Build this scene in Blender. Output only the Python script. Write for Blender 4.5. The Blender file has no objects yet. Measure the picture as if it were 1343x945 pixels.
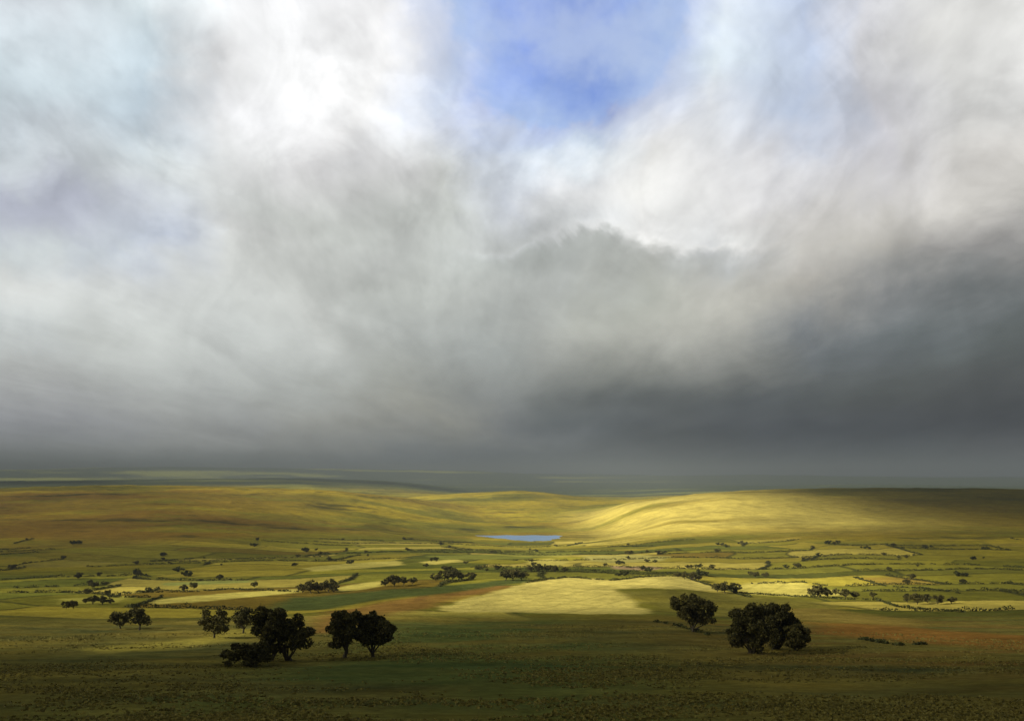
import bpy, math, random
import numpy as np

rnd = random.Random(7)
nrs = np.random.RandomState(11)
scene = bpy.context.scene
COL = scene.collection
F, CX, HY = 1163.0, 671.5, 618.0            # focal length and horizon of the view, in photograph pixels
EXPOSURE = 1.25
SUN_AZ, SUN_EL = math.radians(-104), math.radians(27)

# ------------------------------------------------------------------ numpy noise
def _hash(ix, iy, seed):
    h = (ix.astype(np.int64) * 374761393 + iy.astype(np.int64) * 668265263 + seed * 974634777) & 0xFFFFFFFF
    h = ((h ^ (h >> 13)) * 1274126177) & 0xFFFFFFFF
    return ((h ^ (h >> 16)) & 0xFFFFFF) / float(0xFFFFFF)

def vnoise(x, y, seed=0):
    ix, iy = np.floor(x), np.floor(y)
    fx, fy = x - ix, y - iy
    ang = lambda a, b: _hash(a, b, seed) * 6.2831853
    def g(a, b, dx, dy):
        t = ang(a, b)
        return np.cos(t) * dx + np.sin(t) * dy
    u = fx * fx * fx * (fx * (fx * 6 - 15) + 10)
    v = fy * fy * fy * (fy * (fy * 6 - 15) + 10)
    n00 = g(ix, iy, fx, fy); n10 = g(ix + 1, iy, fx - 1, fy)
    n01 = g(ix, iy + 1, fx, fy - 1); n11 = g(ix + 1, iy + 1, fx - 1, fy - 1)
    return ((n00 * (1 - u) + n10 * u) * (1 - v) + (n01 * (1 - u) + n11 * u) * v) * 1.4

def fbm(x, y, octaves=4, seed=0, gain=0.5):
    s, a, t = 0, 1.0, 0
    for o in range(octaves):
        s = s + a * vnoise(x * 2 ** o + 17.3 * o, y * 2 ** o - 9.1 * o, seed + o)
        t += a; a *= gain
    return s / t * 1.3

def smooth(a, b, x):
    t = np.clip((x - a) / (b - a), 0, 1)
    return t * t * (3 - 2 * t)

def pchip(xs, ys, x):
    xs = np.asarray(xs, float); ys = np.asarray(ys, float)
    h = np.diff(xs); dl = np.diff(ys) / h
    m = np.zeros(len(xs)); m[0] = dl[0]; m[-1] = dl[-1]
    for i in range(1, len(xs) - 1):
        if dl[i - 1] * dl[i] > 0:
            w1 = 2 * h[i] + h[i - 1]; w2 = h[i] + 2 * h[i - 1]
            m[i] = (w1 + w2) / (w1 / dl[i - 1] + w2 / dl[i])
    x = np.clip(x, xs[0], xs[-1])
    k = np.clip(np.searchsorted(xs, x) - 1, 0, len(xs) - 2)
    t = (x - xs[k]) / h[k]
    return ((2*t**3 - 3*t**2 + 1) * ys[k] + (t**3 - 2*t**2 + t) * h[k] * m[k]
            + (-2*t**3 + 3*t**2) * ys[k+1] + (t**3 - t**2) * h[k] * m[k+1])

# ------------------------------------------------------------------ terrain
NEAR = [(0.5, None, -1.75), (10, None, -4.2), (40, None, -13.5)]
MIDL = [(100, 937), (160, 882), (220, 855), (300, 832), (400, 811), (500, 797), (620, 783), (800, 765)]
MIDC = [(100, 937), (160, 880), (220, 853), (300, 828), (400, 806), (500, 789), (620, 773), (800, 755)]
MIDR = [(100, 937), (160, 882), (220, 855), (300, 832), (400, 812), (500, 796), (620, 781), (800, 763)]
COLS = {
 -400: MIDL + [(1000,748),(1200,733),(1500,708),(2000,676),(2500,652),(3000,638),(3500,'z',-82)],
 79:  MIDL + [(1000,748),(1200,733),(1500,708),(2000,676),(2500,651),(3000,637.5),(3500,'z',-82)],
 250: MIDL + [(1000,746),(1200,732),(1500,707),(2000,674),(2500,650),(3000,638),(3500,'z',-82)],
 400: MIDL[:-1] + [(800,761),(1000,744),(1200,733),(1500,714),(2000,686),(2500,658),(3000,641.5),(3500,'z',-88)],
 520: MIDC + [(1000,742),(1300,725),(1600,711),(2000,694),(2500,672),(3000,652),(3500,'z',-112)],
 620: MIDC + [(1000,741),(1300,726),(1650,712),(2000,703.5),(2500,686),(3000,669),(3500,652),(3800,647),(4400,'z',-118)],
 690: MIDC + [(1000,741),(1300,727),(1650,715.5),(1850,712),(2180,699),(2500,688),(3000,668),(3700,645.5),(3900,643.5),(4500,'z',-115)],
 770: MIDC + [(1000,741),(1300,726),(1650,712),(2000,703),(2300,692),(2800,672),(3400,657),(3800,653.5),(4400,'z',-125)],
 830: MIDC + [(1000,741),(1300,725),(1650,708),(2000,688),(2350,667),(2600,659),(3200,'z',-112)],
 880: MIDC + [(1000,741),(1300,723),(1650,703),(2000,679),(2300,658),(2500,651.5),(3100,'z',-95)],
 960: MIDR + [(1000,741),(1200,728),(1500,708),(1800,686),(2100,661),(2300,650),(2600,644.5),(3200,'z',-88)],
 1100: MIDR + [(1000,741),(1200,726),(1500,704),(1900,676),(2300,652),(2700,640),(3300,'z',-84)],
 1264: MIDR + [(1000,742),(1200,727),(1500,704),(1900,676),(2300,653),(2700,641),(3300,'z',-84)],
 1750: MIDR + [(1000,742),(1200,727),(1500,704),(1900,676),(2300,653),(2700,641),(3300,'z',-84)],
}
FARZ = {-400: (-60, -20), 79: (-62, 40), 250: (-56, 60), 400: (-55, 45), 520: (-78, 10), 620: (-135, -10), 690: (-145, -25),
        770: (-150, -30), 830: (-140, -40), 880: (-130, -50), 960: (-120, -60), 1100: (-110, -70), 1264: (-105, -70), 1750: (-100, -60)}
LR0, LR1 = math.log(0.5), math.log(48000.0)
LT = np.linspace(LR0, LR1, 700)              # fine table of heights by log range, per station
st_az, st_z = [], []
for px, pts in COLS.items():
    az = math.atan((px - CX) / F); c = math.cos(az)
    L, Z = [], []
    for d, _, z in NEAR: L.append(math.log(d)); Z.append(z)
    for p in pts:
        z = p[2] if len(p) == 3 else -(p[1] - HY) * p[0] / F
        L.append(math.log(p[0] / c)); Z.append(z)
    f6, f12 = FARZ[px]
    for d, z in ((6200, f6), (8500, -120), (13000, f12), (17000, -110), (23000, -40 + f12), (30000, -160), (48000, -160)):
        L.append(math.log(d)); Z.append(z)
    st_az.append(az); st_z.append(pchip(L, Z, LT))
# behind the viewer: the hill he stands on runs on as open moor
for a in (math.radians(75), math.radians(180)):
    z = pchip([math.log(v) for v in (0.5, 40, 300, 1500, 6000, 48000)], [-1.75, -5, -20, -60, -90, -120], LT)
    st_az.append(a); st_z.append(z)
    st_az.append(-a); st_z.append(z)
o = np.argsort(st_az); st_az = np.array(st_az)[o]; st_z = np.array(st_z)[o]

def base_z(az, r):
    """cubic across stations, linear in the fine log-range table"""
    az = np.asarray(az, float); r = np.asarray(r, float)
    q = np.clip((np.log(np.maximum(r, 0.5)) - LR0) / (LR1 - LR0) * (len(LT) - 1), 0, len(LT) - 1.001)
    qi = q.astype(int); qf = q - qi
    k = np.clip(np.searchsorted(st_az, az, side='right') - 1, 0, len(st_az) - 2)
    col = lambda i: st_z[np.clip(i, 0, len(st_az) - 1), qi] * (1 - qf) + st_z[np.clip(i, 0, len(st_az) - 1), qi + 1] * qf
    x0 = st_az[k]; x1 = st_az[k + 1]; h = x1 - x0
    xm = st_az[np.clip(k - 1, 0, None)]; xp = st_az[np.clip(k + 2, None, len(st_az) - 1)]
    ym, y0, y1, yp = col(k - 1), col(k), col(k + 1), col(k + 2)
    m0 = (y1 - ym) / np.maximum(x1 - xm, 1e-6); m1 = (yp - y0) / np.maximum(xp - x0, 1e-6)
    t = (az - x0) / h
    return ((2*t**3 - 3*t**2 + 1) * y0 + (t**3 - 2*t**2 + t) * h * m0 + (-2*t**3 + 3*t**2) * y1 + (t**3 - t**2) * h * m1)

LAKE_Z = -150.0
def at_level(px, py, z):
    d = -z * F / (py - HY)
    return ((px - CX) * d / F, d)
LAKE = [at_level(*p, LAKE_Z) for p in [(623,702.0),(634,701.6),(650,701.9),(664,701.3),(682,701.8),(700,701.3),(716,701.9),(728,701.5),(738,702.3),(733,703.8),(735,705.4),(724,706.6),(722,708.3),(712,709.0),(704,708.6),(696,709.4),(684,708.2),(672,707.6),(662,705.9),(650,705.2),(638,703.6)]]
def poly_sd(x, y, poly):
    """signed distance, negative inside"""
    d = np.full(np.shape(x), 1e18); ins = np.zeros(np.shape(x), bool)
    n = len(poly)
    for i in range(n):
        ax, ay = poly[i]; bx, by = poly[(i + 1) % n]
        ex, ey = bx - ax, by - ay
        t = np.clip(((x - ax) * ex + (y - ay) * ey) / (ex * ex + ey * ey), 0, 1)
        d = np.minimum(d, (x - ax - t * ex) ** 2 + (y - ay - t * ey) ** 2)
        c = ((ay > y) != (by > y))
        xi = ax + (y - ay) * ex / (ey if abs(ey) > 1e-9 else 1e-9)
        ins ^= c & (x < xi)
    d = np.sqrt(d)
    return np.where(ins, -d, d)

def height(x, y):
    r = np.hypot(x, y); az = np.arctan2(x, y)
    z = base_z(az, r)
    hill = smooth(1100, 2300, r) * (1 - smooth(5000, 9000, r))
    n1 = fbm(x / 420, y / 560, 5, 3)
    right = smooth(100, 400, x)
    # gullies running down to the valley
    gx = x + 90 * fbm(x / 300, y / 300, 2, 9)
    gul = 1 - np.abs(fbm((gx + y * 0.35) / 240, (y - x * 0.2) / 620, 4, 21))
    z = z + hill * ((7 - 2 * right) * n1 + (gul - 0.8) * (6 - 2.5 * right) + 2.2 * right * fbm((x + y * .5) / 70, (y - x * .3) / 160, 3, 23))
    z = z + smooth(60, 500, r) * (1 - hill) * 1.6 * fbm(x / 150, y / 190, 4, 5)
    z = z + smooth(30, 120, r) * 0.35 * fbm(x / 14, y / 14, 3, 6) * (1 - smooth(900, 2000, r))
    z = z + smooth(5000, 8000, r) * 45 * fbm(x / 2600, y / 3800, 4, 31)
    # lake basin
    near = (np.abs(x) < 600) & (y > 1500) & (y < 2700)
    if np.any(near):
        sd = np.full(np.shape(z), 1e4)
        sd[near] = poly_sd(x[near], y[near], LAKE)
        shore = LAKE_Z + 0.25 + np.clip(sd, 0, None) * 0.004
        bl = 1 - smooth(40, 260, sd)
        z = np.where(sd < 1e3, z * (1 - bl) + bl * np.where(sd > 0, shore, LAKE_Z - np.minimum(3, 0.3 - sd * 0.08)), z)
    return z

# grid
pxs = np.arange(-30, 1374, 1.45)
az_in = np.arctan((pxs - CX) / F)
out = np.concatenate([np.linspace(az_in[-1], math.radians(60), 60)[1:], np.linspace(math.radians(60), math.pi, 50)[1:-1]])
AZ = np.concatenate([-out[::-1], az_in, out, [math.pi]])
AZ = np.concatenate([[-math.pi], AZ])
R = np.concatenate([np.exp(np.linspace(math.log(0.6), math.log(88), 46))[:-1],
                    np.exp(np.linspace(math.log(88), math.log(1000), 300))[:-1],
                    np.exp(np.linspace(math.log(1000), math.log(4300), 330))[:-1],
                    np.exp(np.linspace(math.log(4300), math.log(47000), 110))])
RR, AA = np.meshgrid(R, AZ, indexing='ij')
GX, GY = RR * np.sin(AA), RR * np.cos(AA)
GZ = height(GX, GY)
GPY = HY - F * GZ / np.maximum(GY, 1e-3)

def zat(x, y):
    return float(height(np.array([float(x)]), np.array([float(y)]))[0])

_ci = {}
def ground(px, py, dmin=0, dmax=1e9):
    """first terrain point on the sight line of photograph pixel (px, py)"""
    a = math.atan((px - CX) / F)
    key = round(px, 1)
    if key not in _ci:
        ds = np.exp(np.linspace(math.log(60), math.log(30000), 2600))
        xs = ds * math.tan(a)
        _ci[key] = (ds, HY - F * height(xs, ds) / ds)
    ds, pp = _ci[key]
    ok = (pp <= py) & (ds >= dmin)
    i = int(np.argmax(ok)) if ok.any() else len(ds) - 1
    d = min(ds[i], dmax)
    return ((px - CX) * d / F, d)

# ------------------------------------------------------------------ field pattern of the valley floor
frs = random.Random(5)
ROWB = [300]
while ROWB[-1] < 2050:
    ROWB.append(ROWB[-1] + frs.uniform(42, 105))
ROWA = []
for j in range(len(ROWB)):
    a = [-1500 + frs.uniform(0, 120)]
    while a[-1] < 1500: a.append(a[-1] + frs.uniform(75, 260))
    ROWA.append(a)
def warp(a, b):
    x = a + 95 * fbm(a / 380, b / 380, 3, 41) + 0.10 * b
    y = b + 110 * fbm(a / 330 + 5, b / 700, 3, 43) + 0.06 * a
    return x, y
def unwarp(x, y):
    a, b = x.copy(), y.copy()
    for _ in range(12):
        wx, wy = warp(a, b)
        a += x - wx; b += y - wy
    return a, b
# land-cover albedos (linear)
PAL = [((.30,.26,.050), 3), ((.17,.17,.035), 4), ((.115,.135,.032), 3), ((.42,.36,.10), 2), ((.17,.125,.03), .6), ((.24,.23,.04), 3), ((.085,.10,.028), 2)]
wsum = sum(w for _, w in PAL)
def pick(v):
    v *= wsum
    for c, w in PAL:
        if v < w: return c
        v -= w
    return PAL[0][0]
def build_cover():
    x, y, py = GX, GY, GPY
    px = CX + F * x / np.maximum(y, 1e-3)
    r = RR
    sh = x.shape
    col = np.zeros(sh + (3,))
    # moor: gold grass, olive sedge and brown bracken in long streaks across the slopes
    s1 = fbm(x / 700 + 3, y / 300, 5, 51); s2 = fbm(x / 260, y / 110 + 9, 5, 57, .6); s3 = fbm(x / 1100, y / 800, 3, 63)
    gold = np.array([.43, .335, .022]); olive = np.array([.19, .18, .018]); brown = np.array([.21, .13, .017]); dark = np.array([.045, .045, .010])
    g = smooth(-.35, .35, s1 + .5 * s2)[..., None]
    s4 = fbm(x / 95 + .5 * s2, y / 42, 4, 59, .6)
    hr = smooth(70, 260, x) * smooth(1500, 1800, y)
    g = np.clip(g + (.35 * (1 - .6 * hr) * s4)[..., None], 0, 1)
    m = olive * (1 - g) + gold * g
    leftb = smooth(-250, -800, x) * smooth(3200, 2400, y) * smooth(900, 1400, y)
    b = np.clip(smooth(-.05, .4, s3 + .5 * s2) * .55 + leftb * smooth(-.35, .25, s2 + .3) * .72, 0, 1)[..., None]
    m = m * (1 - b) + brown * b
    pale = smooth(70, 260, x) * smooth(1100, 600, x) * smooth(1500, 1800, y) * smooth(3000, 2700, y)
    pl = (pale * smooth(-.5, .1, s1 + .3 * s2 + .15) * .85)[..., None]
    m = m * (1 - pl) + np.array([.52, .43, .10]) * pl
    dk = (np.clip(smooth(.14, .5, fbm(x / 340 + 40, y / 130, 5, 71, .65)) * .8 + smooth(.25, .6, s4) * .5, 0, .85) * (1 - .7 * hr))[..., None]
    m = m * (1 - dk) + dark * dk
    rt = (smooth(560, 1100, x) * smooth(1600, 2300, y) * .75)[..., None]      # darker olive tone on the far right top
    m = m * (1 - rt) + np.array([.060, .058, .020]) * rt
    # far lowland: shade painted in as a dark base, lit patches as yellow-green
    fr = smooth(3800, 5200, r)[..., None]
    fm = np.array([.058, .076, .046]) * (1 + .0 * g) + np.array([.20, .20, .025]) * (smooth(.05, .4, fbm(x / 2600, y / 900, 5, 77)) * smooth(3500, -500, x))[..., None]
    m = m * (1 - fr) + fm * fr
    # fields
    a, bb = unwarp(x, y)
    j = np.clip(np.searchsorted(ROWB, bb.ravel()) - 1, 0, len(ROWB) - 2).reshape(sh)
    cells = np.zeros(sh + (3,)); edge = np.full(sh, 1e3)
    for jj in range(len(ROWB) - 1):
        msk = j == jj
        if not msk.any(): continue
        A = np.array(ROWA[jj]); av = a[msk]; bv = bb[msk]
        i = np.clip(np.searchsorted(A, av) - 1, 0, len(A) - 2)
        cr = random.Random(jj * 77 + 3)
        pal = np.array([np.array(pick(cr.random())) * cr.uniform(.9, 1.35) * np.array([1, .97, .72]) for _ in A])
        cells[msk] = pal[i]
        edge[msk] = np.minimum(np.minimum(av - A[i], A[i + 1] - av), np.minimum(bv - ROWB[jj], ROWB[jj + 1] - bv))
    fieldm = smooth(700, 716, py + 6 * s2) * smooth(330, 430, r) * smooth(1.0, .0, np.abs(x) / 1600) ** .3 * (y > 0)
    fieldm = fieldm * (1 - .55 * smooth(760, 740, py) * smooth(-150, -700, x)) 
    fieldm = fieldm * (1 - .5 * smooth(350, 800, x) * smooth(770, 735, py))
    fieldm = np.clip(fieldm, 0, 1)[..., None] * .92
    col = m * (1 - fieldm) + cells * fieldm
    e = (smooth(4.5, 1.5, edge) * .8)[..., None] * fieldm
    col = col * (1 - e) + np.array([.05, .055, .018]) * e
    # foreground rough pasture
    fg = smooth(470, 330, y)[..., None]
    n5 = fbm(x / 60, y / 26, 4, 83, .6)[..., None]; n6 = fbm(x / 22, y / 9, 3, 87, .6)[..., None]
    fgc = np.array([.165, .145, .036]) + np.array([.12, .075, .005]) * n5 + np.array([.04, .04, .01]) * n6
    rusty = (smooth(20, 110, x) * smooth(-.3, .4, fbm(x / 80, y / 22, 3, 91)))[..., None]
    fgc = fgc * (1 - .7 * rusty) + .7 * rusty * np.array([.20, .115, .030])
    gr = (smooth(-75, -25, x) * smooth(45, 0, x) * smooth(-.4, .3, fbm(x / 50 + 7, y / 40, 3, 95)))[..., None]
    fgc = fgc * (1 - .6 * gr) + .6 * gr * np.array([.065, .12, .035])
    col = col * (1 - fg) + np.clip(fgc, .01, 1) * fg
    # named fields, drawn on the ground from their corners in the view
    def patch(pts, c, soft=5, amt=1, wob=6):
        tram = c[0] > .44
        P = [ground(*p) for p in pts]
        X = [p[0] for p in P]; Y = [p[1] for p in P]
        box = (x > min(X) - 40) & (x < max(X) + 40) & (y > min(Y) - 40) & (y < max(Y) + 40)
        if not box.any(): return
        sd = poly_sd(x[box], y[box], P) + wob * fbm(x[box] / 30, y[box] / 30, 3, 99)
        w = (smooth(soft, -soft, sd) * amt)[:, None]
        v = (1 + .16 * fbm(x[box] / 25, y[box] / 70, 3, 101))[:, None]
        if tram: v = v * (1 - .16 * smooth(.86, .97, np.cos((x[box] * .93 - y[box] * .37) / 22 * 6.2832 / 1.0))[:, None]) * (1 - .10 * smooth(0, -1, -fbm(x[box] / 70, y[box] / 50, 3, 111))[:, None])
        col[box] = col[box] * (1 - w) + np.array(c) * v * w
    straw = (.60, .51, .14); straw2 = (.54, .47, .11); green = (.085, .105, .028); rust = (.27, .15, .04); ol = (.22, .20, .04)
    patch([(340,800),(380,783),(470,777),(560,770),(640,762),(690,757),(700,762),(640,771),(560,781),(480,790),(410,800)], green, 8)
    patch([(395,830),(430,802),(500,789),(570,780),(650,768),(668,768),(610,783),(560,797),(480,812),(430,830)], rust, 10, .85)
    patch([(572,799),(600,788),(640,778),(690,764),(745,757),(790,758),(806,770),(846,797),(852,806),(700,803),(600,803)], straw, 4)
    patch([(793,761),(835,757),(872,755),(902,757),(945,771),(935,774),(880,772),(845,771),(815,772)], straw, 4)
    patch([(955,768),(1000,762),(1055,764),(1100,775),(1110,781),(1040,782),(975,779)], straw2, 5)
    patch([(812,775),(880,774),(950,777),(1060,786),(1120,795),(1000,806),(900,806),(868,800)], (.19,.17,.035), 8, .8)
    patch([(200,787),(250,781),(300,777),(392,771),(396,776),(330,782),(270,788),(200,792)], straw2, 5)
    patch([(79,785),(150,780),(175,782),(150,790),(79,792)], (.36,.33,.06), 5)
    patch([(436,772),(460,766),(502,761),(506,767),(480,772),(445,776)], straw2, 5)
    patch([(395,745),(460,738),(522,735),(530,740),(480,745),(410,749)], straw2, 5)
    patch([(545,737),(600,733),(612,736),(570,740)], straw2, 5)
    patch([(765,729),(830,727),(880,729),(870,735),(800,738),(770,735)], (.40,.36,.10), 6)
    patch([(690,736),(720,732),(745,736),(740,741),(700,742)], straw2, 6)
    patch([(800,742),(850,742),(876,745),(850,748),(805,746)], (.38,.27,.14), 5)
    patch([(215,764),(270,761),(330,760),(332,763),(270,766),(220,768)], (.30,.32,.08), 5)
    patch([(560,728),(640,727),(700,722),(760,722),(750,728),(650,733),(570,733)], (.26,.27,.05), 8, .7)
    patch([(1120,757),(1200,757),(1225,766),(1150,766)], (.36,.24,.05), 8, .7)
    patch([(1060,815),(1150,818),(1264,828),(1400,836),(1400,858),(1264,846),(1150,838),(1080,828)], (.33,.16,.035), 10, .7)
    patch([(980,797),(1080,797),(1200,812),(1200,822),(1080,815),(1000,808)], (.30,.22,.05), 10, .7)
    patch([(240,838),(300,826),(400,818),(400,826),(330,834),(250,848),(130,856),(120,850)], (.36,.31,.06), 6, .85)  # sunlit grass along the brow painted in as a paler strip
    return np.clip(col, .004, .8)

cover = build_cover()

# ------------------------------------------------------------------ helpers for objects
def mesh_from(name, V, Fc=None, quads=None):
    me = bpy.data.meshes.new(name)
    V = np.asarray(V, np.float32)
    if quads is not None:
        q = np.asarray(quads, np.int32); k = q.shape[1]
        me.vertices.add(len(V)); me.vertices.foreach_set('co', V.ravel())
        me.loops.add(q.size); me.loops.foreach_set('vertex_index', q.ravel())
        me.polygons.add(len(q)); me.polygons.foreach_set('loop_start', np.arange(0, q.size, k, dtype=np.int32))
        me.polygons.foreach_set('loop_total', np.full(len(q), k, np.int32))
        me.update(calc_edges=True)
    else:
        me.from_pydata([tuple(v) for v in V], [], Fc); me.update()
    return me
def link(name, me, mat=None, parent=None, loc=None):
    o = bpy.data.objects.new(name, me); COL.objects.link(o)
    if mat and me is not None and len(me.materials) == 0: me.materials.append(mat)
    if parent: o.parent = parent
    if loc: o.location = loc
    return o
def tag(o, label=None, cat=None, group=None, kind=None):
    if label: o['label'] = label
    if cat: o['category'] = cat
    if group: o['group'] = group
    if kind: o['kind'] = kind
    return o

def newmat(name):
    m = bpy.data.materials.new(name); m.use_nodes = True
    nt = m.node_tree; b = nt.nodes['Principled BSDF']
    return m, nt, b
def N(nt, t, **kw):
    n = nt.nodes.new(t)
    for k, v in kw.items(): setattr(n, k, v)
    return n

# ground material
gm, nt, b = newmat('moor_and_fields')
at = N(nt, 'ShaderNodeAttribute', attribute_name='cover')
geo = N(nt, 'ShaderNodeNewGeometry')
def scaled_noise(nt, src, sc, scale, detail=4, rough=.6):
    mp = N(nt, 'ShaderNodeMapping'); mp.inputs['Scale'].default_value = sc
    nt.links.new(src, mp.inputs['Vector'])
    n = N(nt, 'ShaderNodeTexNoise'); n.inputs['Scale'].default_value = scale
    n.inputs['Detail'].default_value = detail; n.inputs['Roughness'].default_value = rough
    nt.links.new(mp.outputs[0], n.inputs['Vector'])
    return n
n1 = scaled_noise(nt, geo.outputs['Position'], (1, 1.6, 1), .035, 6, .7)
n2 = scaled_noise(nt, geo.outputs['Position'], (1, 1.8, 1), .35, 5, .7)
mr = N(nt, 'ShaderNodeMapRange'); mr.inputs[1].default_value = .3; mr.inputs[2].default_value = .7; mr.inputs[3].default_value = .72; mr.inputs[4].default_value = 1.28
nt.links.new(n1.outputs['Fac'], mr.inputs[0])
mr2 = N(nt, 'ShaderNodeMapRange'); mr2.inputs[1].default_value = .3; mr2.inputs[2].default_value = .7; mr2.inputs[3].default_value = .7; mr2.inputs[4].default_value = 1.3
nt.links.new(n2.outputs['Fac'], mr2.inputs[0])
mu = N(nt, 'ShaderNodeMath', operation='MULTIPLY'); nt.links.new(mr.outputs[0], mu.inputs[0]); nt.links.new(mr2.outputs[0], mu.inputs[1])
vm = N(nt, 'ShaderNodeVectorMath', operation='SCALE'); nt.links.new(at.outputs['Color'], vm.inputs[0]); nt.links.new(mu.outputs[0], vm.inputs['Scale'])
nt.links.new(vm.outputs[0], b.inputs['Base Color'])
b.inputs['Roughness'].default_value = 1; b.inputs['Specular IOR Level'].default_value = 0
bp = N(nt, 'ShaderNodeBump'); bp.inputs['Strength'].default_value = .6; bp.inputs['Distance'].default_value = .5
nt.links.new(n2.outputs['Fac'], bp.inputs['Height'])
n3 = scaled_noise(nt, geo.outputs['Position'], (1, 1.3, 1), .022, 8, .66)
bq = N(nt, 'ShaderNodeBump'); bq.inputs['Strength'].default_value = .55; bq.inputs['Distance'].default_value = 7
nt.links.new(n3.outputs['Fac'], bq.inputs['Height']); nt.links.new(bp.outputs[0], bq.inputs['Normal']); nt.links.new(bq.outputs[0], b.inputs['Normal'])

nr, nc = GX.shape
idx = np.arange(nr * nc).reshape(nr, nc)
V = np.stack([GX, GY, GZ], -1).reshape(-1, 3)
q = np.stack([idx[:-1, :-1], idx[:-1, 1:], idx[1:, 1:], idx[1:, :-1]], -1).reshape(-1, 4)[:, ::-1]
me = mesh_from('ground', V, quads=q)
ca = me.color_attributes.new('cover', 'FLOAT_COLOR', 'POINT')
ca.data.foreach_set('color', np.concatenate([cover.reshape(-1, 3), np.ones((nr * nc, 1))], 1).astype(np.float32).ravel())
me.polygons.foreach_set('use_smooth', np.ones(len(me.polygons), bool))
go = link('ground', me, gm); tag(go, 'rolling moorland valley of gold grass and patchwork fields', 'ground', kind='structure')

# lake
wm, nt, b = newmat('lake_water')
b.inputs['Base Color'].default_value = (.16, .30, .55, 1); b.inputs['Roughness'].default_value = .3
nn = scaled_noise(nt, N(nt, 'ShaderNodeNewGeometry').outputs['Position'], (1, 1, 1), .25, 3)
bp = N(nt, 'ShaderNodeBump'); bp.inputs['Strength'].default_value = .3; nt.links.new(nn.outputs['Fac'], bp.inputs['Height']); nt.links.new(bp.outputs[0], b.inputs['Normal'])
lp = []
for i in range(len(LAKE)):                                   # a little rounder than the corner list
    p0, p1, p2, p3 = [np.array(LAKE[(i + k) % len(LAKE)]) for k in (-1, 0, 1, 2)]
    for t in (0, .33, .66):
        lp.append(.5 * ((2*p1) + (-p0+p2)*t + (2*p0-5*p1+4*p2-p3)*t*t + (-p0+3*p1-3*p2+p3)*t**3))
cen = np.mean(lp, 0)
lv = [(p[0] + (p[0]-cen[0])*.02, p[1] + (p[1]-cen[1])*.02, LAKE_Z) for p in lp]
lme = mesh_from('lake', lv, [tuple(range(len(lv)))])
if lme.polygons[0].normal.z < 0: lme.flip_normals()
tag(link('lake', lme, wm), 'small pale blue lake at the head of the valley', 'lake', kind='structure')

# ------------------------------------------------------------------ added cloud deck out of view, its cover shaped to shade the ground
TPX = [79,200,320,440,560,671,760,830,900,980,1080,1180,1264]
TAU = [(638,[.45,.60,.85,.95,.70,.60,.60,.60,.35,.12,.08,.08,.08]),
 (655,[.36,.44,.75,1.0,.90,.65,.65,1.0,1.0,.60,.22,.09,.06]),
 (670,[.36,.42,.60,.85,.95,.70,.80,1.0,1.0,.75,.42,.16,.08]),
 (690,[.36,.38,.50,.60,.70,.90,1.0,1.0,1.0,.80,.50,.26,.12]),
 (710,[.28,.28,.38,.48,.60,.80,.60,.50,.70,.75,.52,.30,.16]),
 (730,[.18,.22,.32,.50,.70,.70,.60,.60,.50,.50,.45,.32,.18]),
 (750,[.18,.25,.40,.60,.60,.50,.60,.70,.70,.55,.40,.30,.15]),
 (765,[.28,.30,.55,.60,.50,.60,1.0,1.0,1.0,.95,.85,.35,.18]),
 (778,[.50,.85,.90,.70,.40,.90,1.0,1.0,.80,.50,.75,.40,.22]),
 (791,[.28,.30,.30,.30,.50,.95,1.0,.95,.50,.40,.40,.30,.22]),
 (800,[.28,.30,.35,.30,.40,.25,.15,.20,.30,.38,.38,.35,.30]),
 (815,[.28,.40,.45,.35,.20,.08,.04,.04,.12,.22,.30,.35,.35]),
 (832,[.28,.50,.60,.25,.08,.03,.02,.02,.04,.08,.12,.22,.30]),
 (850,[.25,.30,.12,.05,.03,.00,.00,.00,.00,.02,.05,.08,.12]),
 (872,[.05,.03,.02,.00,.00,.00,.00,.00,.00,.00,.00,.02,.04]),
 (1200,[0.0]*13)]
TAU = [(r_, [max(v, .035) for v in t] if r_ > 810 else t) for r_, t in TAU]
def tau(x, y):  # share of sun the added deck lets through to the ground
    z = height(x, y)
    yy = np.maximum(y, 1)
    px = CX + F * x / yy; py = HY - F * z / yy
    py = np.where(y < 40, 1200, py) + 2.5 * fbm(x / 120, y / 200, 3, 201)
    px = px + 10 * fbm(x / 200, y / 200, 3, 203)
    rows = np.array([t[0] for t in TAU]); T = np.array([t[1] for t in TAU])
    ci = np.interp(px, TPX, np.arange(len(TPX))); ri = np.interp(py, rows, np.arange(len(rows)))
    c0 = np.minimum(ci.astype(int), len(TPX) - 2); r0 = np.minimum(ri.astype(int), len(rows) - 2)
    fc = ci - c0; fr = ri - r0
    fc = fc * fc * (3 - 2 * fc); fr = fr * fr * (3 - 2 * fr)
    v = (T[r0, c0] * (1 - fc) + T[r0, c0 + 1] * fc) * (1 - fr) + (T[r0 + 1, c0] * (1 - fc) + T[r0 + 1, c0 + 1] * fc) * fr
    d = smooth(200, 1500, y)
    v = v * (1 + .85 * d * fbm(x / 230, y / 330, 4, 205))
    far = smooth(4200, 5200, y)
    v = v * (1 - far) + far * np.clip(.45 + .8 * fbm(x / 1500, y / 900, 3, 207), 0, 1)
    return np.clip(v, 0, 1)
Ls = np.array([math.cos(SUN_EL) * math.sin(SUN_AZ), math.cos(SUN_EL) * math.cos(SUN_AZ), math.sin(SUN_EL)])
H = 1500.0
st = 16.0
qx, qy = np.meshgrid(np.arange(-8200, 600, st), np.arange(-2600, 6000, st), indexing='ij')
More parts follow.
